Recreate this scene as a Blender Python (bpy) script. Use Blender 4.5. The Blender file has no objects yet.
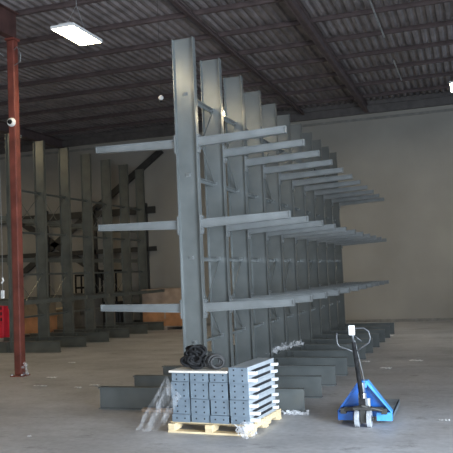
import bpy, math, random
from mathutils import Vector, Matrix
random.seed(7)
S = bpy.context.scene
COL = S.collection
PI = math.pi

# ------------------------------------------------------------------ materials
def mat(name, col, rough=.6, metal=0., nscale=6., namt=.12, bump=0., spec=.5, col2=None, alpha=None, coords='Object', stretch=None, detail=4):
    m = bpy.data.materials.new(name); m.use_nodes = True
    nt = m.node_tree; b = nt.nodes['Principled BSDF']
    b.inputs['Roughness'].default_value = rough; b.inputs['Metallic'].default_value = metal
    b.inputs['Specular IOR Level'].default_value = spec
    tc = nt.nodes.new('ShaderNodeTexCoord'); mp = nt.nodes.new('ShaderNodeMapping')
    nt.links.new(tc.outputs[coords], mp.inputs[0])
    if stretch: mp.inputs['Scale'].default_value = stretch
    n = nt.nodes.new('ShaderNodeTexNoise'); n.inputs['Scale'].default_value = nscale; n.inputs['Detail'].default_value = detail
    nt.links.new(mp.outputs[0], n.inputs['Vector'])
    r = nt.nodes.new('ShaderNodeValToRGB')
    c2 = col2 or tuple(c*(1-2*namt) for c in col); c1 = tuple(min(1, c*(1+namt)) for c in col) if not col2 else col
    r.color_ramp.elements[0].position = .32; r.color_ramp.elements[1].position = .68
    r.color_ramp.elements[0].color = (*c2, 1); r.color_ramp.elements[1].color = (*c1, 1)
    nt.links.new(n.outputs[0], r.inputs[0]); nt.links.new(r.outputs[0], b.inputs['Base Color'])
    if bump:
        bp = nt.nodes.new('ShaderNodeBump'); bp.inputs['Strength'].default_value = bump; bp.inputs['Distance'].default_value = .02
        nt.links.new(n.outputs[0], bp.inputs['Height']); nt.links.new(bp.outputs[0], b.inputs['Normal'])
    return m

STEEL = mat('rack_paint', (.168, .184, .182), .20, .30, 3, .08, .0, .5)
STEEL2 = mat('shaded_rack_paint', (.14, .145, .125), .32, .3, 3, .12)  # rack paint made darker and greener, the left rack's dim light put into colour
ARMP = mat('arm_paint', (.17, .183, .183), .38, .1, 5, .08)
BUNDLE = mat('bundle_paint', (.165, .21, .25), .45, .1, 9, .08)
BAR = mat('bright_bar', (.80, .82, .82), .4, .1, 9, .05)
GALV = mat('galvanised', (.5, .52, .53), .35, .7, 12, .15)
DARK = mat('hole_and_shade_black', (.012, .013, .016), .7)
BLACK = mat('black_rubber', (.018, .018, .019), .85, 0, 20, .3, .1, .2)
REDP = mat('red_post_paint', (.185, .05, .035), .5, 0, 4, .2)
REDB = mat('red_beam_paint', (.075, .035, .03), .6, 0, 4, .2)
RED = mat('bright_red_paint', (.85, .03, .06), .45, 0, 4, .06)
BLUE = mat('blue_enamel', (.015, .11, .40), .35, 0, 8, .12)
LBLUE = mat('lit_blue_enamel', (.07, .34, .75), .35, 0, 8, .1)  # lighter blue for the jack's right and top parts, light put into colour
SIDE = mat('lit_arm_paint', (.40, .44, .47), .4, .1, 9, .08)  # lighter copy of the bundle paint, light on the right stack put into colour
TYRE = mat('grey_nylon', (.38, .40, .42), .5, 0, 14, .2)
WORN = mat('worn_fork_metal', (.22, .27, .32), .5, .3, 9, .2)
WHITE = mat('white_plastic', (.8, .8, .78), .45, 0, 8, .04)
PAPER = mat('white_paper', (.9, .9, .89), .8, 0, 20, .08)
WOOD = mat('pine', (.72, .58, .36), .75, 0, 5, .12, .1, .3, stretch=(1, 8, 8))
PLANK = mat('pale_plank', (.66, .62, .55), .8, 0, 6, .08, stretch=(1, 10, 10))
STICK = mat('weathered_wood', (.42, .33, .26), .8, 0, 6, .12)
CARD = mat('orange_cardboard', (.50, .24, .11), .85, 0, 4, .12)
CARD2 = mat('tan_cardboard', (.42, .31, .23), .85, 0, 4, .12)
CARD3 = mat('brown_board', (.26, .20, .13), .85, 0, 4, .12)
GREYP = mat('grey_panel', (.13, .13, .12), .6, 0, 4, .1)
DKST = mat('dark_steel', (.045, .044, .040), .55, .2, 4, .15)
JOIST = mat('roof_joist_paint', (.10, .072, .07), .65, 0, 4, .15)
DECK = mat('roof_deck_metal', (.235, .205, .20), .45, .15, 2.5, .18, coords='Object')

# floor: stained, worn concrete with streaks and joints
FLOOR = bpy.data.materials.new('worn_concrete_floor'); FLOOR.use_nodes = True
def floor_nodes(m):
    nt = m.node_tree; N = nt.nodes; L = nt.links; b = N['Principled BSDF']
    tc = N.new('ShaderNodeTexCoord')
    def noise(scale, det, st=(1, 1, 1), rough=.55):
        mp = N.new('ShaderNodeMapping'); mp.inputs['Scale'].default_value = st; L.new(tc.outputs['Object'], mp.inputs[0])
        n = N.new('ShaderNodeTexNoise'); n.inputs['Scale'].default_value = scale; n.inputs['Detail'].default_value = det
        n.inputs['Roughness'].default_value = rough; L.new(mp.outputs[0], n.inputs['Vector']); return n.outputs[0]
    def ramp(i, p0, p1, c0, c1):
        r = N.new('ShaderNodeValToRGB'); r.color_ramp.elements[0].position = p0; r.color_ramp.elements[1].position = p1
        r.color_ramp.elements[0].color = (*c0, 1); r.color_ramp.elements[1].color = (*c1, 1); L.new(i, r.inputs[0]); return r.outputs[0]
    def mix(kind, f, a, c):
        x = N.new('ShaderNodeMix'); x.data_type = 'RGBA'; x.blend_type = kind; x.inputs[0].default_value = f
        L.new(a, x.inputs[6]); L.new(c, x.inputs[7]); return x.outputs[2]
    base = ramp(noise(.55, 5), .3, .7, (.42, .42, .43), (.54, .545, .56))
    fine = ramp(noise(14, 6), .35, .7, (.78, .78, .78), (1, 1, 1))
    streak = ramp(noise(.9, 6, (.6, 1.3, 1), .65), .36, .60, (.70, .69, .68), (1, 1, 1))
    spots = ramp(noise(1.7, 9, (1, 1.6, 1), .8), .36, .44, (.62, .61, .60), (1, 1, 1))
    c = mix('MULTIPLY', 1, mix('MULTIPLY', .8, mix('MULTIPLY', .8, base, fine), streak), spots)
    L.new(c, b.inputs['Base Color'])
    rr = ramp(noise(1.2, 5), .3, .7, (.42, .42, .42), (.68, .68, .68)); L.new(rr, b.inputs['Roughness'])
    bp = N.new('ShaderNodeBump'); bp.inputs['Strength'].default_value = .15; bp.inputs['Distance'].default_value = .01
    L.new(noise(9, 6), bp.inputs['Height']); L.new(bp.outputs[0], b.inputs['Normal'])
floor_nodes(FLOOR)
WALL = mat('painted_concrete_wall', (.335, .315, .275), .8, 0, .55, .07, .05, .3, detail=6)

FILM = bpy.data.materials.new('clear_stretch_film'); FILM.use_nodes = True
def film_nodes(m, t):
    nt = m.node_tree; N = nt.nodes; L = nt.links; b = N['Principled BSDF']
    b.inputs['Base Color'].default_value = (.75, .76, .78, 1); b.inputs['Roughness'].default_value = .22
    tc = N.new('ShaderNodeTexCoord'); mp = N.new('ShaderNodeMapping'); mp.inputs['Scale'].default_value = (6, 6, 1.5)
    n = N.new('ShaderNodeTexNoise'); n.inputs['Scale'].default_value = 3; n.inputs['Detail'].default_value = 5
    L.new(tc.outputs['Object'], mp.inputs[0]); L.new(mp.outputs[0], n.inputs['Vector'])
    r = N.new('ShaderNodeMapRange'); r.inputs[1].default_value = .3; r.inputs[2].default_value = .75
    r.inputs[3].default_value = t[0]; r.inputs[4].default_value = t[1]
    L.new(n.outputs[0], r.inputs[0]); L.new(r.outputs[0], b.inputs['Alpha'])
film_nodes(FILM, (.02, .32))
FILM2 = bpy.data.materials.new('crumpled_film'); FILM2.use_nodes = True
film_nodes(FILM2, (.08, .6))

def emis(name, col, st):
    m = bpy.data.materials.new(name); m.use_nodes = True
    b = m.node_tree.nodes['Principled BSDF']; b.inputs['Base Color'].default_value = (.8, .8, .8, 1)
    b.inputs['Emission Color'].default_value = (*col, 1); b.inputs['Emission Strength'].default_value = st
    return m
LAMP = emis('warm_led_panel', (1, .80, .50), 52)

# ------------------------------------------------------------------ mesh helper
class MB:
    def __init__(s): s.v = []; s.f = []; s.mi = []
    def add(s, vs, fs, mi=0, M=None):
        o = len(s.v)
        s.v += [tuple((M @ Vector(p)) if M else p) for p in vs]
        s.f += [tuple(i+o for i in f) for f in fs]; s.mi += [mi]*len(fs); return s
    def box(s, x0, x1, y0, y1, z0, z1, mi=0, M=None):
        vs = [(x, y, z) for z in (z0, z1) for y in (y0, y1) for x in (x0, x1)]
        return s.add(vs, [(0, 2, 3, 1), (4, 5, 7, 6), (0, 1, 5, 4), (2, 6, 7, 3), (0, 4, 6, 2), (1, 3, 7, 5)], mi, M)
    def prism(s, pts, axis, a, b, mi=0, M=None):
        """extrude a 2-D polygon (counter-clockwise) along an axis between a and b"""
        def P(p, t): return {'x': (t, p[0], p[1]), 'y': (p[0], t, p[1]), 'z': (p[0], p[1], t)}[axis]
        n = len(pts); vs = [P(p, a) for p in pts]+[P(p, b) for p in pts]
        fs = [tuple(range(n))[::-1], tuple(range(n, 2*n))]+[(i, (i+1) % n, n+(i+1) % n, n+i) for i in range(n)]
        return s.add(vs, fs, mi, M)
    def tube(s, pts, r, n=8, mi=0, closed=False, M=None):
        P = [Vector(p) for p in pts]; m = len(P); vs = []; fs = []
        rs = r if isinstance(r, (list, tuple)) else [r]*m
        prev = None
        for i, p in enumerate(P):
            if closed: t = P[(i+1) % m]-P[i-1]
            else: t = P[min(i+1, m-1)]-P[max(i-1, 0)]
            t.normalize()
            if prev is None:
                a = Vector((0, 0, 1)) if abs(t.z) < .9 else Vector((1, 0, 0)); u = t.cross(a).normalized()
            else: u = (prev-t*prev.dot(t)).normalized()
            prev = u; w = t.cross(u)
            vs += [tuple(p+(u*math.cos(2*PI*k/n)+w*math.sin(2*PI*k/n))*rs[i]) for k in range(n)]
        for i in range(m if closed else m-1):
            j = (i+1) % m
            fs += [(i*n+k, i*n+(k+1) % n, j*n+(k+1) % n, j*n+k) for k in range(n)]
        if not closed: fs += [tuple(range(n))[::-1], tuple((m-1)*n+k for k in range(n))]
        return s.add(vs, fs, mi, M)
    def cyl(s, a, b, r, n=20, mi=0, M=None): return s.tube([a, b], r, n, mi, False, M)
    def build(s, name, m, parent=None, loc=(0, 0, 0), smooth=False, bevel=0):
        me = bpy.data.meshes.new(name); me.from_pydata(s.v, [], s.f)
        for mm in (m if isinstance(m, (list, tuple)) else [m]): me.materials.append(mm)
        for p, i in zip(me.polygons, s.mi): p.material_index = i
        if smooth:
            for p in me.polygons: p.use_smooth = True
        me.update(); o = bpy.data.objects.new(name, me); COL.objects.link(o); o.location = loc
        if parent: o.parent = parent
        if bevel:
            b = o.modifiers.new('bevel', 'BEVEL'); b.width = bevel; b.segments = 2; b.limit_method = 'ANGLE'
        return o

def tag(o, label=None, cat=None, group=None, kind=None):
    if label: o['label'] = label
    if cat: o['category'] = cat
    if group: o['group'] = group
    if kind: o['kind'] = kind
    return o
def empty(name, loc=(0, 0, 0), rz=0., label=None, cat=None, group=None):
    o = bpy.data.objects.new(name, None); COL.objects.link(o); o.location = loc; o.rotation_euler = (0, 0, rz)
    return tag(o, label, cat, group)
def copy_tree(o, parent=None):
    kids = [c for c in ALL() if c.parent == o]
    c = o.copy(); COL.objects.link(c)
    if parent: c.parent = parent
    for k in kids: copy_tree(k, c)
    return c
def ALL(): return list(COL.objects)
def share(o, parent, loc, name=None):
    c = o.copy(); COL.objects.link(c); c.parent = parent; c.location = loc; return c

# ------------------------------------------------------------------ the hall
XL, XR, YF, YB, ZC = -16., 6.6, -13., 14.54, 7.0
b = MB(); b.box(XL-.3, XR+.3, YF-.3, YB+.3, -.25, 0); tag(b.build('floor', FLOOR), kind='structure')
b = MB(); b.box(XL-.3, XR+.3, YB, YB+.3, 0, ZC+.3)
tag(b.build('wall_back', WALL), kind='structure')
b = MB(); b.box(XL-.3, XL, YF, YB, 0, ZC+.3); tag(b.build('wall_left', WALL), kind='structure')
# right wall with a tall dock door opening, front wall with another
b = MB(); D0, D1, DH = -8.6, -3.4, 2.9
W0, W1, WZ0, WZ1 = 8.2, 11.4, 3.0, 5.4
b.box(XR, XR+.3, YF, D0, 0, ZC+.3); b.box(XR, XR+.3, D1, W0, 0, ZC+.3); b.box(XR, XR+.3, W1, YB, 0, ZC+.3); b.box(XR, XR+.3, W0, W1, 0, WZ0); b.box(XR, XR+.3, W0, W1, WZ1, ZC+.3); b.box(XR, XR+.3, D0, D1, DH, ZC+.3)
tag(b.build('wall_right', WALL), kind='structure')
b = MB(); F0, F1, FH = .5, 6.2, 2.9
b.box(XL, F0, YF-.3, YF, 0, ZC+.3); b.box(F1, XR, YF-.3, YF, 0, ZC+.3); b.box(F0, F1, YF-.3, YF, FH, ZC+.3)
tag(b.build('wall_front', WALL), kind='structure')
b = MB(); b.box(XR-.02, XR+.32, D0-.12, D0, 0, DH+.12); b.box(XR-.02, XR+.32, D1, D1+.12, 0, DH+.12); b.box(XR-.02, XR+.32, D0, D1, DH, DH+.12)
tag(b.build('door_1', DKST), kind='structure')
b = MB(); b.box(F0-.12, F0, YF-.32, YF+.02, 0, FH+.12); b.box(F1, F1+.12, YF-.32, YF+.02, 0, FH+.12); b.box(F0, F1, YF-.32, YF+.02, FH, FH+.12)
tag(b.build('door_2', DKST), kind='structure')

b = MB()
for a_, c_, d_, e_ in ((W0, W0+.08, WZ0, WZ1), (W1-.08, W1, WZ0, WZ1), (W0+.08, W1-.08, WZ0, WZ0+.08), (W0+.08, W1-.08, WZ1-.08, WZ1), ((W0+W1)/2-.03, (W0+W1)/2+.03, WZ0+.08, WZ1-.08)):
    b.box(XR+.05, XR+.15, a_, c_, d_, e_)
tag(b.build('added_window_1', DKST), kind='structure')  # frame of an unseen opening, added for cool light on the back wall

# corrugated roof deck, ribs along Y
b = MB(); pitch = .19; n = int((XR-XL)/pitch)+1; prof = []
for i in range(n):
    x = XL+i*pitch
    prof += [(x, ZC), (x+.07, ZC), (x+.10, ZC+.055), (x+.16, ZC+.055)]
prof.append((XL+n*pitch, ZC))
vs = [(x, YF-.3, z) for x, z in prof]+[(x, YB+.3, z) for x, z in prof]; m = len(prof)
b.add(vs, [(i, m+i, m+i+1, i+1) for i in range(m-1)])
b.box(XL-.3, XR+.3, YF-.3, YB+.3, ZC+.09, ZC+.3)
ceil = tag(b.build('ceiling', DECK), kind='structure')
# open-web joists across the hall
def joist(y):
    j = MB(); zb, zt = 6.90, 6.992
    j.box(XL, XR, -.04, .04, zt-.014, zt); j.box(XL, XR, -.04, .04, zb, zb+.014); j.box(XL, XR, -.008, .008, zb+.014, zt-.014)
    j.box(XL, XR, -.04, -.03, zb+.014, zb+.04)
    return j.build('roof_joist', JOIST, ceil, (0, y, 0))
j0 = joist(4.62); y = 4.62-1.47*8; k = 0
while y < YB-.3:
    if abs(y-4.62) > .01: share(j0, ceil, (0, y, 0))
    y += 1.47
def girder(x, w, z0, z1, m, name='roof_girder', y0=YF, y1=YB):
    g = MB(); t = .018
    g.box(-w, w, y0, y1, z0, z0+t); g.box(-w, w, y0, y1, z1-t, z1); g.box(-.008, .008, y0, y1, z0, z1)
    return g.build(name, m, ceil, (x, 0, 0))
girder(.50, .065, 6.64, 6.89, JOIST)
girder(-1.55, .045, 6.79, 6.89, JOIST)
girder(-4.61, .08, 6.345, 6.87, REDB, y1=2.98)
girder(-10.6, .11, 6.56, 6.87, JOIST)
b = MB(); b.tube([(1.9, YF, 6.66), (1.9, 7.0, 6.66)], .018, 6); b.tube([(1.9, 8.9, 6.66), (1.9, 10.9, 6.66)], .018, 6)
b.build('conduit', GALV, ceil)
b = MB(); b.box(XL, XR, YB-.14, YB-.005, 6.62, 6.98); b.box(XL, XR, YB-.22, YB-.14, 6.86, 6.98)
tag(b.build('trim_1', mat('eave_angle', (.10, .09, .085), .6)), kind='structure')
b = MB(); b.box(XL, XR, YB-.03, YB-.002, 6.42, 6.50); b.box(XL, XR, YB-.025, YB-.002, 0, .09)
tag(b.build('trim_2', mat('wall_trim', (.22, .21, .19), .7)), kind='structure')

# ------------------------------------------------------------------ cantilever racks
def i_col(w, H, fl, t=.012):
    c = MB(); fl = .047
    c.box(-w, -w+t, -fl, fl, 0, H); c.box(w-t, w, -fl, fl, 0, H); c.box(-w+t, w-t, -.005, .005, 0, H)
    return c
def base_mb(L, h, fl=.055, t=.014):
    c = MB(); c.box(-L, L, -fl, fl, h-t, h); c.box(-L, L, -fl, fl, 0, t); c.box(-L, L, -.006, .006, t, h-t)
    for s in (-1, 1): c.box(*sorted((s*.25-.006, s*.25+.006)), -fl+.003, fl-.003, t, h-t)
    return c
def arm_mb(s, w, zr, zt, xt, h0=.115, h1=.085, fl=.04):
    """arm on side s, sloping gently up to its tip; z is its top"""
    c = MB(); t = .012; x0 = w+.012
    def bar(ya, yb, dz0a, dz1a, dz0b, dz1b):
        vs = []
        for x, z, d0, d1 in ((x0, zr, dz0a, dz1a), (xt, zt, dz0b, dz1b)):
            vs += [(s*x, ya, z+d0), (s*x, yb, z+d0), (s*x, yb, z+d1), (s*x, ya, z+d1)]
        fs = [(0, 1, 2, 3), (4, 7, 6, 5), (0, 4, 5, 1), (1, 5, 6, 2), (2, 6, 7, 3), (3, 7, 4, 0)]
        c.add(vs, fs)
    bar(-fl, fl, -t, 0, -t, 0); bar(-fl, fl, -h0, -h0+t, -h1, -h1+t); bar(-fl*.5, fl*.5, -h0+t, -t, -h1+t, -t)
    c.box(min(s*xt, s*(xt+.008)), max(s*xt, s*(xt+.008)), -fl, fl, zt-h1, zt+.004)
    return c
def bolts_mb(s, w, zr):
    c = MB(); c.box(*sorted((s*(w+.001), s*(w+.014))), -.06, .06, zr-.19, zr+.05)
    for z in (zr+.03, zr-.14):
        for y in (-.04, .04): c.cyl((s*(w+.013), y, z), (s*(w+.03), y, z), .011, 6)
    return c
def clip_mb(z):
    c = MB(); c.box(-.03, .03, -.014, -.005, z-.022, z+.022); c.cyl((.018, -.014, z), (.018, -.04, z), .016, 8); return c

ZS = [.86, 1.94, 3.01, 4.08]
def rack(name, label, loc, n, pitch, w, H, bx, bh, right, left, m, ma, k_left=0, deep_left=False, diag=True):
    root = empty(name, loc, 0, label, 'rack')
    cm = i_col(w, H, .075); col0 = cm.build('column', m, root)
    kids = []
    for z in ZS: kids.append(clip_mb(z).build('brace_clip', ma, col0))
    kids.append(base_mb(bx, bh).build('base_beam', m, col0))
    arms = []
    for s, zs in ((1, right), (-1, left)):
        for zr, zt, xt in zs:
            a = arm_mb(s, w, zr, zt, xt).build('arm', ma, col0)
            bo = bolts_mb(s, w, zr).build('arm_bracket', ma, col0)
            arms.append((s, a)); arms.append((s, bo))
    for i in range(1, n):
        c = share(col0, root, (0, i*pitch, 0))
        for kd in kids: share(kd, c, kd.location)
        for s, a in arms:
            if s < 0 and not deep_left: continue
            share(a, c, a.location)
    # row bracing
    st = MB(); st.box(-.03, .03, .006, pitch-.008, -.004, .004); st.box(-.03, -.024, .006, pitch-.008, -.045, 0)
    g = []
    d = MB()
    for i in range(n-1):
        for z in ZS:
            if not g: g.append(st.build('strut', m, root, (0, 0, z)))
            else: share(g[0], root, (0, i*pitch, z))
    dz = ZS[2]-ZS[1]
    e1 = MB(); e1.tube([(.01, .02, .03), (.01, pitch-.02, dz-.03)], 0.009, 5)
    e2 = MB(); e2.tube([(-.015, .02, dz-.03), (-.015, pitch-.02, .03)], .009, 5)
    h = []
    for i in range(n-1):
        for lv in (0, 1, 2):
            if lv == 1 or i in (2, 5, 7, 8) or (lv == 2 and i > 3): continue
            if not h: h += [e1.build('cross_brace', m, root, (0, 0, ZS[0])), e2.build('cross_brace', m, root, (0, 0, ZS[0]))]
            else:
                for q in h: share(q, root, (0, i*pitch, ZS[lv]))
    return root
W = .147
main = rack('cantilever_rack', 'tall grey double-sided cantilever rack with three tiers of arms in the middle of the hall',
     (0, 0, 0), 11, 1.04, W, 4.816, 1.39, .285,
     [(3.489, 3.515, 1.315), (2.430, 2.454, 1.315), (1.355, 1.371, 1.315)],
     [(3.489, 3.505, 1.312), (2.430, 2.444, 1.312), (1.355, 1.371, 1.312)], STEEL, ARMP)
rack('cantilever_rack', 'darker cantilever rack against the left background behind the red post',
     (-7.4, 7.96-1.235, 0), 7, 1.235, .152, 5.48, 1.25, .27, [(1.27, 1.31, 1.30)], [(3.40, 3.44, 1.30), (2.35, 2.39, 1.30), (1.27, 1.31, 1.30)], STEEL2, STEEL2, deep_left=True)

# ------------------------------------------------------------------ red post with its fittings
root = empty('steel_post', (-4.61, 2.85, 0), 0, 'red-brown painted square steel post at the left carrying the roof', 'post')
b = MB(); b.box(-.078, .078, -.078, .078, .03, 6.30); b.build('shaft', REDP, root, bevel=.022)
b = MB(); b.box(-.13, .13, -.13, .13, 0, .02); b.build('base_plate', REDP, root)
b = MB(); b.box(-.10, .10, -.10, .10, 6.30, 6.34); b.build('cap_plate', REDP, root)
for x in (-.105, .105):
    for y_ in (-.105, .105):
        b = MB(); b.cyl((x, y_, .02), (x, y_, .045), .014, 6); b.build('anchor_bolt', GALV, root)
root = empty('security_camera', (-4.60, 2.77, 4.72), 0, 'small white dome camera fixed high on the red post', 'camera')
b = MB(); pr = [(.0, .085), (-.04, .08), (-.065, .062)]
for i, (yy, r_) in enumerate(pr[:-1]): b.tube([(0, yy, 0), (0, pr[i+1][0], 0)], [r_, pr[i+1][1]], 20)
b.build('housing', WHITE, root, smooth=False)
b = MB()
for i in range(5):
    a, c = i*PI/10, (i+1)*PI/10
    b.tube([(0, -.064-.045*math.sin(a), 0), (0, -.064-.045*math.sin(c), 0)], [.045*math.cos(a)+.001, .045*math.cos(c)+.001], 16)
b.build('lens_dome', BLACK, root, smooth=True)
root = empty('pull_switch', (-4.785, 2.62, 1.44), 0, 'white switch box hanging on a cord left of the red post', 'switch')
b = MB(); b.box(-.03, .03, -.02, .02, 0, .15); b.build('switch_box', WHITE, root, bevel=.006)
b = MB(); b.tube([(0, 0, .15), (.01, 0, 1.0), (.0, 0, 2.3), (-.02, .0, 4.9)], .005, 5); b.build('cord', GALV, root)
b = MB(); b.tube([(-.02, 0, .28), (.02, 0, .33), (.0, 0, .38)], .018, 6); b.build('cord_knot', WHITE, root)
for nm, pts, lb in (('wire_loop', [(-5.1, 2.6, 6.1), (-4.98, 2.6, 6.22), (-4.84, 2.6, 6.13), (-4.71, 2.72, 5.98)], 'thin pale wire loop on the left side of the post top'),
                    ('wire_loop', [(-4.52, 2.78, 6.10), (-4.42, 2.72, 6.13), (-4.33, 2.70, 5.98), (-4.35, 2.72, 5.84), (-4.52, 2.78, 5.80)], 'thin pale wire loop on the right side of the post top')):
    b = MB(); b.tube(pts, .008, 5); tag(b.build(nm, GALV), lb, 'wire')
b = MB(); b.tube([(-4.54, 2.96, 4.50), (-4.6, 3.05, 4.48), (-7.2, 6.7, 5.36)], .012, 5)
tag(b.build('guy_wire', GALV), 'thin wire running from the red post to the top of the left rack', 'wire')
# small hanging device in front of the back wall
root = empty('hanging_sensor', (-1.648, 3.0, 4.84), 0, 'tiny white sensor hanging on a wire left of the tall rack', 'sensor')
b = MB(); b.tube([(0, 0, 0), (0, 0, .03), (0, 0, .06), (0, 0, .09)], [.02, .045, .045, .018], 12); b.build('body', WHITE, root, smooth=True)
b = MB(); b.tube([(0, 0, .09), (0, 0, 1.86)], .003, 4); b.build('cord', DKST, root)
b = MB(); b.cyl((0, 0, -.035), (0, 0, .0), .02, 10); b.build('lens', BLACK, root)

# ------------------------------------------------------------------ ceiling lights
def lamp(loc, label, mesh=None, tilt=0):
    root = empty('high_bay_light', loc, 0, label, 'ceiling light', 'high bay ceiling lights')
    b = MB(); b.box(-.21, .21, -.49, .49, .012, .05); b.box(-.12, .12, -.42, .42, .05, .10)
    b.box(-.225, -.21, -.5, .5, -.005, .05); b.box(.21, .225, -.5, .5, -.005, .05); b.box(-.21, .21, -.5, -.49, -.005, .05); b.box(-.21, .21, .49, .5, -.005, .05)
    b.build('housing', WHITE, root)
    b = MB(); b.box(-.205, .205, -.485, .485, -.003, .012); b.build('diffuser', LAMP, root)
    b = MB()
    for y_ in (-.35, .35): b.tube([(0, y_, .10), (0, 0, .55)], .005, 5)
    b.tube([(0, 0, .55), (0, 0, .70), (0, 0, 1.0)], .008, 5); b.build('hanging_cord', GALV, root)
    return root
lamp((-2.92, 2.35, 6.0), 'bright warm rectangular light hanging near the upper left corner')
lamp((-12.6, 9.6, 6.0), 'added warm ceiling light, unseen, brightening the far left wall')  # unseen lamp, added to brighten the left end of the back wall
lamp((-2.80, 9.70, 6.0), 'small bright lamp glimpsed between the second and third rack columns')
lamp((3.36, 9.85, 6.05), 'warm ceiling light cut off by the right edge of the photo')
lamp((-2.6, -6.0, 6.05), 'warm ceiling light out of view above the near aisle')
lamp((-9.8, 4.45, 6.12), 'warm ceiling light out of view beyond the red post')

# ------------------------------------------------------------------ pallet with stacked steel arms
PA = math.radians(-4.5)
PX, PY = .135, -1.262
root = empty('wooden_pallet', (PX, PY, 0), PA, 'pale wooden pallet on the floor carrying the grey steel bundle', 'pallet')
PW, PD = .985, .97
for i in range(7):
    b = MB(); y0 = .06+i*(PD-.16)/6; b.box(0, PW, y0, y0+.10, .096, .113); b.build('deck_board', WOOD, root, bevel=.003)
for x, wd in ((0, .085), (PW/2-.045, .09), (PW-.085, .085)):
    b = MB(); b.prism([(0.002, .0), (.16, 0), (.19, .035), (.33, .035), (.36, 0), (PD-.36, 0), (PD-.33, .035), (PD-.19, .035), (PD-.16, 0), (PD-.002, 0), (PD-.002, .076), (.002, .076)], 'x', x+.002, x+wd-.002, M=Matrix.Translation((0, 0, .02)))
    b.build('stringer', WOOD, root, bevel=.003)
for y_ in (0, PD/2-.05, PD-.10):
    b = MB(); b.box(0, PW, y_, y_+.10, 0, .02); b.build('bottom_board', WOOD, root)
PM = Matrix.Translation((PX, PY, 0)) @ Matrix.Rotation(PA, 4, 'Z')
def beam(loc, w, h, depth, rows, label, bars=False):
    p = PM @ Vector(loc)
    root = empty('steel_rack_arm', p, PA, label, 'steel beam', 'bundled steel arms on the pallet')
    b = MB(); b.box(0, w, 0, .012, .001, h-.002)
    for r_ in range(rows):
        z = h*(r_+.5)/rows
        for x in (w*.27, w*.73):
            b.cyl((x, .004, z), (x, -.0015, z), .0095, 8, 1)
    b.build('end_plate', [BUNDLE, DARK], root)
    b = MB(); t = .012
    b.box(.006, w-.004, .012, depth, h-t-.002, h-.002); b.box(.006, w-.004, .012, depth, .001, t)
    x = w-.016 if bars else w*.48
    b.box(x, x+.01, .012, depth, t, h-t-.002)
    if bars:
        for z in ((.013, h*.5+.006) if h > .12 else (.03,)): b.box(w-.006, w-.0035, .13, depth-.13, z+.004, z+.034, 1)  # dark strips painted on as the shade between the flanges
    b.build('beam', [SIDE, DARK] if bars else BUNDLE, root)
    if bars:
        for y_, ex in ((.03, .115), (depth-.10, .075)):
            for z in ((.013, h*.5+.006) if h > .12 else (.03,)):
                q = MB(); q.box(w-.005, w+ex-.02+random.uniform(-.01, .02), y_, y_+.05, z, z+.032); q.build('stop_bar', BAR, root, bevel=.004)
    return root
ordw = ['leftmost', 'second', 'third', 'rightmost']
tier = ['bottom', 'lower middle', 'upper middle', 'top']
for c in range(4):
    z = .114
    hs = [.086, .169, .183, .098] if c < 3 else [.086, .172, .172, .172]
    for r_, h in enumerate(hs):
        dx = (.006 if r_ % 2 else 0) if c < 3 else 0
        x = .048+c*.231+(.0 if c < 3 else .010)+dx
        yy = .02+(.012*((r_+c) % 2))-(.01 if c == 3 else 0)
        rows = {0: 1, 1: 3, 2: 3, 3: 2}[r_] if c < 3 else {0: 1, 1: 3, 2: 3, 3: 3}[r_]
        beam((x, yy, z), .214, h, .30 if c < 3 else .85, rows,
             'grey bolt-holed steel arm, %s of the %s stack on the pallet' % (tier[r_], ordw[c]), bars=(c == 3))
        z += h
    ztop = z
root = empty('plank', PM @ Vector((.034, -.005, .6515)), PA, 'long pale plank lying across the three left stacks', 'plank')
b = MB(); b.box(0, .70, 0, .30, 0, .024); b.build('board', PLANK, root, bevel=.003)

# tangle of black straps and a looped hose, lying on the plank
ZT = .680
cpos = PM @ Vector((.285, .15, ZT))
b = MB(); rnd = random.Random(4)
for k in range(50):
    cx_, cy_, cz_ = rnd.uniform(-.07, .07), rnd.uniform(-.06, .06), rnd.uniform(.04, .21)
    r1, r2 = rnd.uniform(.04, .09), rnd.uniform(.03, .06); tx, tz = rnd.uniform(0, PI), rnd.uniform(-.7, .7)
    M = Matrix.Translation((cx_, cy_, max(cz_, .014+r2*.9))) @ Matrix.Rotation(tz, 4, 'Z') @ Matrix.Rotation(PI/2+rnd.uniform(-.5, .5), 4, 'X')
    pts = [(r1*math.cos(2*PI*i/14), r2*math.sin(2*PI*i/14), rnd.uniform(-.008, .008)) for i in range(14)]
    b.tube(pts, rnd.uniform(.010, .018), 6, 0, True, M)
tag(b.build('strap_tangle', BLACK, None, cpos, smooth=True), 'tangled heap of black straps on the plank atop the left stacks', 'straps')
cpos = PM @ Vector((.56, .13, ZT))
b = MB()
for k, (ax, rr_) in enumerate(((-.0, .078), (.03, .074), (.055, .078), (.07, .066))):
    M = Matrix.Translation((ax-.05, -.01*k, rr_*.95+.012)) @ Matrix.Rotation(.2+.12*k, 4, 'Z') @ Matrix.Rotation(PI/2-.25, 4, 'X')
    b.tube([(rr_*1.05*math.cos(2*PI*i/22), rr_*.9*math.sin(2*PI*i/22), .004*math.sin(5*i)) for i in range(22)], .015, 7, 0, True, M)
tag(b.build('hose_coil', mat('dark_grey_hose', (.035, .035, .035), .7), None, cpos, smooth=True), 'dark looped hose coil right of the black strap heap', 'hose')

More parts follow.
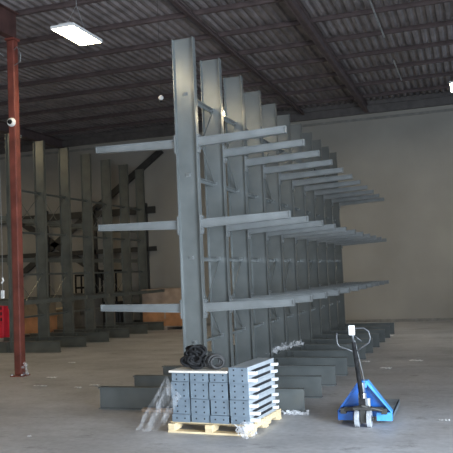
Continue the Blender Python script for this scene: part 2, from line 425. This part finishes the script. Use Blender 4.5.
# ------------------------------------------------------------------ stretch film
def sheet(name, A, B, nu, nv, amp, m, label, seed, cat='plastic film'):
    """crumpled film between edge polylines A (top) and B (bottom)"""
    rnd = random.Random(seed)
    def on(P, t):
        t *= len(P)-1; i = min(int(t), len(P)-2); return Vector(P[i]).lerp(Vector(P[i+1]), t-i)
    vs = []
    for j in range(nv+1):
        for i in range(nu+1):
            u, v = i/nu, j/nv; p = on(A, u).lerp(on(B, u), v)
            f = amp*(.25+v)
            p += Vector((rnd.uniform(-1, 1)*f*.4, math.sin(u*17+v*3+seed)*f+rnd.uniform(-1, 1)*f*.5, rnd.uniform(-.3, .3)*f))
            p.z = max(p.z, .006); vs.append(tuple(p))
    fs = [(j*(nu+1)+i, j*(nu+1)+i+1, (j+1)*(nu+1)+i+1, (j+1)*(nu+1)+i) for j in range(nv) for i in range(nu)]
    b = MB(); b.add(vs, fs); return tag(b.build(name, m, None, smooth=False), label, cat)
sheet('stretch_film', [(.13, -1.25, .62), (.17, -1.31, .62), (.24, -1.32, .50), (.34, -1.34, .41)],
      [(-.26, -1.25, .01), (-.12, -1.30, .01), (.03, -1.33, .03), (.16, -1.335, .14)], 22, 26, .022, FILM,
      'clear plastic film hanging off the left corner of the pallet to the floor', 3)
b = MB(); rnd = random.Random(9)
def crumple(b, c, rx, ry, rz, n, seed, zmin=.004):
    rnd = random.Random(seed)
    for k in range(n):
        p = Vector(c)+Vector((rnd.uniform(-rx, rx), rnd.uniform(-ry, ry), rnd.uniform(0, rz)))
        q = [p+Vector((rnd.uniform(-1, 1)*.05, rnd.uniform(-1, 1)*.03, rnd.uniform(-1, 1)*.05)) for _ in range(4)]
        for v in q: v.z = max(v.z, zmin)
        b.add([tuple(v) for v in q], [(0, 1, 2), (0, 2, 3)])
crumple(b, (1.08, -1.42, .02), .07, .035, .13, 34, 5)
tag(b.build('stretch_film', FILM2), 'crumpled clear film bunched at the front right corner of the pallet', 'plastic film')
b = MB()
for t in range(9): crumple(b, (.08+.55*t/8, 3.16+.0*t, .345+.16*(t/8)), .05, .05, .05, 9, 30+t, .288)
tag(b.build('stretch_film', FILM2), 'crumpled pale film lying on a base beam behind the steel bundle', 'plastic film')
b = MB()
for t in range(7): crumple(b, (1.18+.26*t/6, -.16, .005), .04, .03, .01, 6, 50+t)
tag(b.build('stretch_film', FILM2), 'flat pale film scrap on the floor between pallet and jack', 'plastic film')
b = MB(); crumple(b, (-4.36, 2.66, .02), .05, .04, .25, 26, 70)
tag(b.build('stretch_film', FILM2), 'crumpled white film standing at the foot of the red post', 'plastic film')

# sticks of wood behind the film
for i, (p, q, lb) in enumerate((((-.72, -.09, .02), (-.20, -.12, .02), 'upper of two weathered sticks on the floor left of the pallet'),
                    ((-.70, -.165, .02), (-.22, -.21, .02), 'lower of two weathered sticks on the floor left of the pallet'))):
    v = Vector(q)-Vector(p); b = MB(); b.box(0, v.length, -.02, .02, -.018, .018)
    o = b.build('wood_stick', STICK, None, p, bevel=.002); o.rotation_euler = (0, 0, math.atan2(v.y, v.x)); tag(o, lb, 'stick', 'wood sticks by the pallet')

# paper scraps on the floor
def scrap(x, y, l, w, rz, lb, z=0.):
    l *= 1.15; w *= 1.5
    b = MB(); n = 6; vs = []
    for i in range(n+1):
        for s in (-1, 1): vs.append((l*(i/n-.5), s*w/2*(.8+.2*math.sin(i*2)), .006+.012*abs(math.sin(i*1.7+s))))
    vs += [(a, c, d-.004) for a, c, d in vs]; m_ = 2*(n+1)
    fs = [(2*i, 2*i+2, 2*i+3, 2*i+1) for i in range(n)]+[(m_+2*i, m_+2*i+1, m_+2*i+3, m_+2*i+2) for i in range(n)]
    b.add(vs, fs); o = b.build('paper_scrap', PAPER, None, (x, y, z)); o.rotation_euler = (0, 0, rz)
    return tag(o, lb, 'litter', 'paper scraps on the floor')
for a in ((1.328, 9.80, .17, .16, -.3, 'small white scrap farthest back near the rack end'),
          (1.46, 4.76, .12, .10, -.3, 'white scrap beside the pallet jack handle'),
          (1.914, 3.88, .16, .10, -.3, 'white scrap right of the pallet jack handle'),
          (2.341, 4.88, .20, .12, -.3, 'larger white scrap farther right on the open floor'),
          (3.02, -.32, .10, .04, .2, 'thin white scrap near the right edge of the floor'),
          (-4.93, 2.35, .13, .06, -.1, 'white scrap at the left edge beside the red post'),
          (-3.805, 2.63, .16, .08, .1, 'bright white scrap a step right of the post'),
          (-3.44, 1.71, .22, .03, .0, 'long thin white strip in front of the post'),
          (-2.667, 1.60, .12, .05, -.3, 'small pale scrap between strip and the left base beam'),
          (-2.50, 1.83, .15, .07, 0, 'bright white scrap near the tip of the left base beam'),
          (-4.63, 4.70, .14, .06, 0, 'small pale scrap behind the red post on the floor'),
          (-1.353, -1.69, .04, .03, .5, 'tiny white speck near the bottom left corner')):
    scrap(*a)
scrap(-.30, 8.32, .30, .08, -.3, 'white paper strip lying on a base beam under the rack', .291)

# ------------------------------------------------------------------ pallet jack
JR = math.radians(1)
J = empty('pallet_jack', (2.20, -.73, 0), JR, 'blue hand pallet jack parked on the open floor with its handle upright', 'pallet jack')
# local: +Y towards the fork tips
def wheel(x):
    b = MB(); b.tube([(x-.026, 0, .09), (x-.02, 0, .09), (x+.02, 0, .09), (x+.026, 0, .09)], [.082, .09, .09, .082], 24); w_ = b.build('steer_wheel', TYRE, J, smooth=False)
    b = MB(); b.cyl((x-.029, 0, .09), (x+.029, 0, .09), .035, 14); b.build('wheel_hub', DKST, w_)
wheel(-.065); wheel(.065)
b = MB(); b.cyl((-.11, 0, .09), (.11, 0, .09), .016, 12); b.box(-.03, .03, -.035, .035, .05, .20); b.box(-.10, .10, -.05, .05, .185, .215)
b.build('steering_axle', DKST, J, bevel=.004)
b = MB(); b.tube([(0, .02, .20), (0, .02, .36)], .045, 18); b.tube([(0, .02, .36), (0, .02, .47)], .022, 14)
b.tube([(.06, .05, .20), (.06, .05, .30)], .022, 12); b.build('hydraulic_pump', GALV, J, smooth=False)
b = MB(); b.box(-.21, .21, .05, .10, .16, .20); b.box(-.25, -.19, .03, .13, .13, .19); b.box(.19, .25, .03, .13, .13, .19)
b.tube([(-.2, .04, .17), (0, -.04, .23), (.2, .04, .17)], .018, 8); b.build('linkage', DKST, J, bevel=.004)
# A-frame bulkhead: triangular blue plate, thick, with folded rims
b = MB(); TX = .295
b.prism([(-TX, .075), (TX, .075), (TX, .13), (.045, .455), (-.045, .455), (-TX, .13)], 'y', .20, .215)
b.build('frame_plate', BLUE, J)
for s in (-1, 1):
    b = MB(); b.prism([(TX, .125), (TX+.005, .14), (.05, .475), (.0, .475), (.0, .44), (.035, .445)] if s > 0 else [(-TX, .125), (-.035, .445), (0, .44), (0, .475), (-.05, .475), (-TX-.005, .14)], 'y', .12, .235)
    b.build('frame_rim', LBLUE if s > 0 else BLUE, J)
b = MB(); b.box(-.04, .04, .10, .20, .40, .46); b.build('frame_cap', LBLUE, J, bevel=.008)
for s in (-1, 1):
    root_ = None
    x0, x1 = (s*.13, s*.295) if s > 0 else (s*.295, s*.13)
    b = MB(); b.box(x0, x1, .215, 1.15, .085, .10); b.box(x0, x0+.012, .215, 1.12, .045, .10); b.box(x1-.012, x1, .215, 1.12, .045, .10)
    b.prism([(1.15, .085), (1.15, .10), (1.23, .06), (1.23, .05)], 'x', x0+.015, x1-.015)
    fk = b.build('fork', WORN, J)
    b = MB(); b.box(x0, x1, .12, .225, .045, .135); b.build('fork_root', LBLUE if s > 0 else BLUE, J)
    b = MB(); xm = (x0+x1)/2
    b.cyl((xm-.04, 1.0, .038), (xm+.04, 1.0, .038), .037, 16); b.build('load_roller', WHITE, fk)
# drawbar + loop handle, leaning a little left
H0 = Vector((0, .0, .27)); H1 = Vector((-.052, -.06, .915))
b = MB(); b.tube([H0, H1], [.027, .022], 12); b.box(-.035, .035, -.03, .03, .22, .31); b.build('drawbar', BLACK, J)
b = MB(); d = (H1-H0).normalized(); up = d; rt = Vector((1, 0, .10)).normalized()
def hp(a, c): return tuple(H1+rt*a+up*c)
loop = [hp(0, -.11), hp(-.09, -.06), hp(-.16, -.03), hp(-.178, .01), hp(-.175, .08), hp(-.165, .12)]
b.tube(loop, .009, 8)
loop2 = [hp(0, -.11), hp(.09, -.06), hp(.165, -.02), hp(.185, .03), hp(.175, .10), hp(.13, .14), hp(.0, .15), hp(-.06, .145)]
b.tube(loop2, .009, 8); b.tube([hp(0, -.03), hp(0, .15)], .014, 8); b.tube([hp(.0, .09), hp(.09, .0)], .006, 6)
b.build('handle_loop', mat('worn_dark_chrome', (.10, .105, .11), .4, .4), J, smooth=True)
b = MB(); c0 = H1+up*.125; b.box(-.032, .032, -.03, .015, -.045, .06); o = b.build('release_lever', WHITE, J, tuple(c0), bevel=.006)
b = MB(); b.tube([H0+Vector((.03, .02, .1)), H0+Vector((.03, 0, .25)), (H0+H1)/2+Vector((.02, 0, .15)), H1+Vector((.015, 0, .02))], .004, 5); b.build('release_chain', GALV, J)

# ------------------------------------------------------------------ things along the back and left
root = empty('steel_wall_frame', (0, 14.32, 0), 0, 'dark diagonal bracing frame standing against the back wall behind the left rack', 'frame')
b = MB(); b.box(-14, -6.95, -.05, .05, 3.93, 4.17); b.build('rail', DKST, root)
b = MB(); b.box(-14, -6.95, -.05, .05, 2.62, 2.78); b.build('rail', DKST, root)
def diag(x0, z0, x1, z1, w_, nm='diagonal'):
    v = Vector((x1-x0, 0, z1-z0)); b = MB(); b.box(0, v.length, -.05, .05, -w_, w_)
    o = b.build(nm, DKST, root, (x0, .11, z0)); o.rotation_euler = (0, -math.atan2(v.z, v.x), 0)
diag(-12.6, 1.95, -6.66, 6.12, .11); diag(-13, 4.3, -8.9, 1.7, .11)
for x in (-13.6, -11.3, -9.3, -7.3):
    b = MB(); b.box(x-.05, x+.05, -.05, .05, 0, 4.3); b.build('post', DKST, root)
def carton(name, x0, x1, y0, y1, z0, z1, m, lb, cat='box', lid=True):
    r_ = empty(name, ((x0+x1)/2, (y0+y1)/2, z0), 0, lb, cat)
    a, c, h = (x1-x0)/2, (y1-y0)/2, z1-z0
    b = MB(); b.box(-a, a, -c, c, 0, h-.03); b.build('body', m, r_, bevel=.01)
    b = MB(); b.box(-a-.01, -.004, -c-.01, c+.01, h-.03, h); b.box(.004, a+.01, -c-.01, c+.01, h-.03, h); b.build('flap', m, r_)
    b = MB(); b.box(-.03, .03, -c-.012, -c-.0102, h*.35, h-.001); b.build('tape', CARD2, r_)
    return r_
def skid(x0, x1, y0, y1, lb):
    r_ = empty('wooden_pallet', ((x0+x1)/2, (y0+y1)/2, 0), 0, lb, 'pallet'); a, c = (x1-x0)/2, (y1-y0)/2
    for x in (-a, -.05, a-.1):
        b = MB(); b.box(x, x+.1, -c, c, 0, .10); b.build('stringer', STICK, r_)
    for i in range(5):
        yy = -c+i*(2*c-.1)/4; b = MB(); b.box(-a, a, yy, yy+.1, .10, .12); b.build('deck_board', STICK, r_)
skid(-6.97, -5.3, 13.02, 14.0, 'low pallet under the boxes by the back wall')
carton('cardboard_box', -6.95, -5.35, 13.05, 13.95, .121, .78, CARD, 'wide orange-brown carton under the pale one by the back wall')
carton('cardboard_box', -6.95, -5.35, 13.05, 13.95, .782, 1.32, CARD2, 'wide pale tan carton stacked on the orange-brown one')
skid(-11.2, -9.4, 10.9, 11.9, 'low pallet under the orange carton beside the red post')
carton('cardboard_box', -11.1, -9.42, 10.95, 11.85, .121, .62, CARD, 'orange carton seen just right of the red post')
carton('wooden_crate', -11.1, -9.42, 10.97, 11.8, .622, 1.22, CARD3, 'dark brown crate stacked on the orange carton', 'crate')
skid(-10.9, -9.05, 12.35, 13.35, 'low pallet under the khaki carton behind the left rack')
carton('cardboard_box', -10.8, -9.1, 12.4, 13.3, .121, .72, CARD3, 'khaki carton behind the second gap of the left rack')
b = MB(); b.box(-.5, .5, -.07, .07, 0, .05); o = b.build('plank', WOOD, None, (-10.1, 12.6, .765)); o.rotation_euler = (0, math.radians(-4), .1)
tag(o, 'pale plank resting on the khaki carton', 'plank')
r_ = empty('steel_cabinet', (-8.58, 12.3, 0), 0, 'plain grey cabinet behind the left rack', 'cabinet')
b = MB(); b.box(-.42, .42, -.3, .3, .05, 1.22); b.build('body', GREYP, r_, bevel=.01)
for s in (-1, 1):
    b = MB(); b.box(*sorted((s*.41, s*.005)), -.315, -.301, .08, 1.19); q = b.build('door', GREYP, r_)
    b = MB(); b.box(*sorted((s*.03, s*.05)), -.335, -.316, .6, .72); b.build('handle', DKST, q)
for s in (-.38, .38):
    b = MB(); b.box(s-.03, s+.03, -.28, .28, 0, .05); b.build('foot', DKST, r_)
r_ = empty('tool_rack', (-8.58, 12.3, 1.221), 0, 'small open black metal shelf standing on the grey cabinet', 'shelf')
for z in (.0, .22, .62):
    b = MB(); b.box(-.3, .3, -.2, .2, z, z+.06); b.build('shelf', BLACK, r_)
for x in (-.3, .26):
    for y_ in (-.2, .16):
        b = MB(); b.box(x, x+.04, y_, y_+.04, .0, .66); b.build('post', BLACK, r_)
# dark machine between the racks
r_ = empty('parked_machine', (-7.55, 13.5, 0), 0, 'dark machine parked by the back wall behind the left rack', 'machine')
b = MB(); b.box(-1.0, -.35, -.4, .4, .12, .95); b.prism([(-.35, .12), (-.27, .12), (-.27, .8), (-.35, .9)], 'y', -.35, .35); b.build('body', DKST, r_, bevel=.03)
for x in (-.95, -.42):
    for y_ in (-.36, .3):
        b = MB(); b.box(x, x+.05, y_, y_+.05, .95, 1.95); b.build('pillar', BLACK, r_)
b = MB(); b.box(-1.0, -.34, -.42, .42, 1.95, 2.02); b.build('roof', BLACK, r_)
for x in (-.86, -.48):
    for y_ in (-.41, .41):
        b = MB(); b.cyl((x, y_-.03, .13), (x, y_+.03, .13), .13, 16); b.build('wheel', BLACK, r_)
# red machine at the left edge
r_ = empty('red_cabinet', (-9.98, 9.3, 0), 0, 'bright red steel cabinet with dark markings at the left edge behind the post', 'cabinet')
b = MB(); b.box(-.5, .57, -.3, .3, .16, 1.20); b.build('body', RED, r_, bevel=.04)
b = MB(); b.box(-.45, .50, -.27, .27, .0, .16); b.build('plinth', mat('pale_plinth', (.5, .47, .42), .7), r_)
for z in (1.0, .84, .68):
    b = MB()
    for k in range(10): b.box(-.42+k*.10, -.37+k*.10, -.306, -.299, z-.03*(k % 3 == 0), z+.06)
    b.build('marking', DARK, r_)

# ------------------------------------------------------------------ light
def area(name, loc, rot, sx, sy, power, col):
    l = bpy.data.lights.new(name, 'AREA'); l.shape = 'RECTANGLE'; l.size = sx; l.size_y = sy; l.energy = power; l.color = col
    o = bpy.data.objects.new(name, l); COL.objects.link(o); o.location = loc; o.rotation_euler = rot; return o
area('daylight_side_door', (XR+.25, (D0+D1)/2, DH/2), (0, math.radians(90), 0), DH, D1-D0, 2000, (.76, .87, 1))
area('added_window_light', (XR+.25, (W0+W1)/2, (WZ0+WZ1)/2), (0, math.radians(90), 0), WZ1-WZ0, W1-W0, 130, (.62, .80, 1))  # added source in that opening, cools and brightens the upper right back wall
area('daylight_front_door', ((F0+F1)/2, YF-.25, FH/2), (math.radians(90), 0, 0), F1-F0, FH, 620, (.80, .89, 1))

w = bpy.data.worlds.new('world'); S.world = w; w.use_nodes = True
bg = w.node_tree.nodes['Background']; bg.inputs[0].default_value = (.62, .76, 1, 1); bg.inputs[1].default_value = 1.0

# ------------------------------------------------------------------ camera
cam = bpy.data.cameras.new('camera'); co = bpy.data.objects.new('camera', cam); COL.objects.link(co)
cam.sensor_fit = 'HORIZONTAL'; cam.sensor_width = 36; cam.lens = 36*727.05/453; cam.clip_end = 200; cam.clip_start = .05
yaw, pitch, roll = -.3259, .0653, -.0433
f = Vector((math.sin(yaw)*math.cos(pitch), math.cos(yaw)*math.cos(pitch), math.sin(pitch)))
r = Vector((math.cos(yaw), -math.sin(yaw), 0)); u = r.cross(f)
r2 = r*math.cos(roll)+u*math.sin(roll); u2 = u*math.cos(roll)-r*math.sin(roll)
M = Matrix((r2, u2, -f)).transposed().to_4x4(); M.translation = Vector((3.440, -8.731, 1.71)); co.matrix_world = M
S.camera = co
S.view_settings.view_transform = 'Standard'; S.view_settings.look = 'None'; S.view_settings.gamma = 1
S.view_settings.exposure = 0.0; S.view_settings.use_curve_mapping = False
S.cycles.use_denoising = True
S.cycles.max_bounces = 8; S.cycles.sample_clamp_indirect = 4
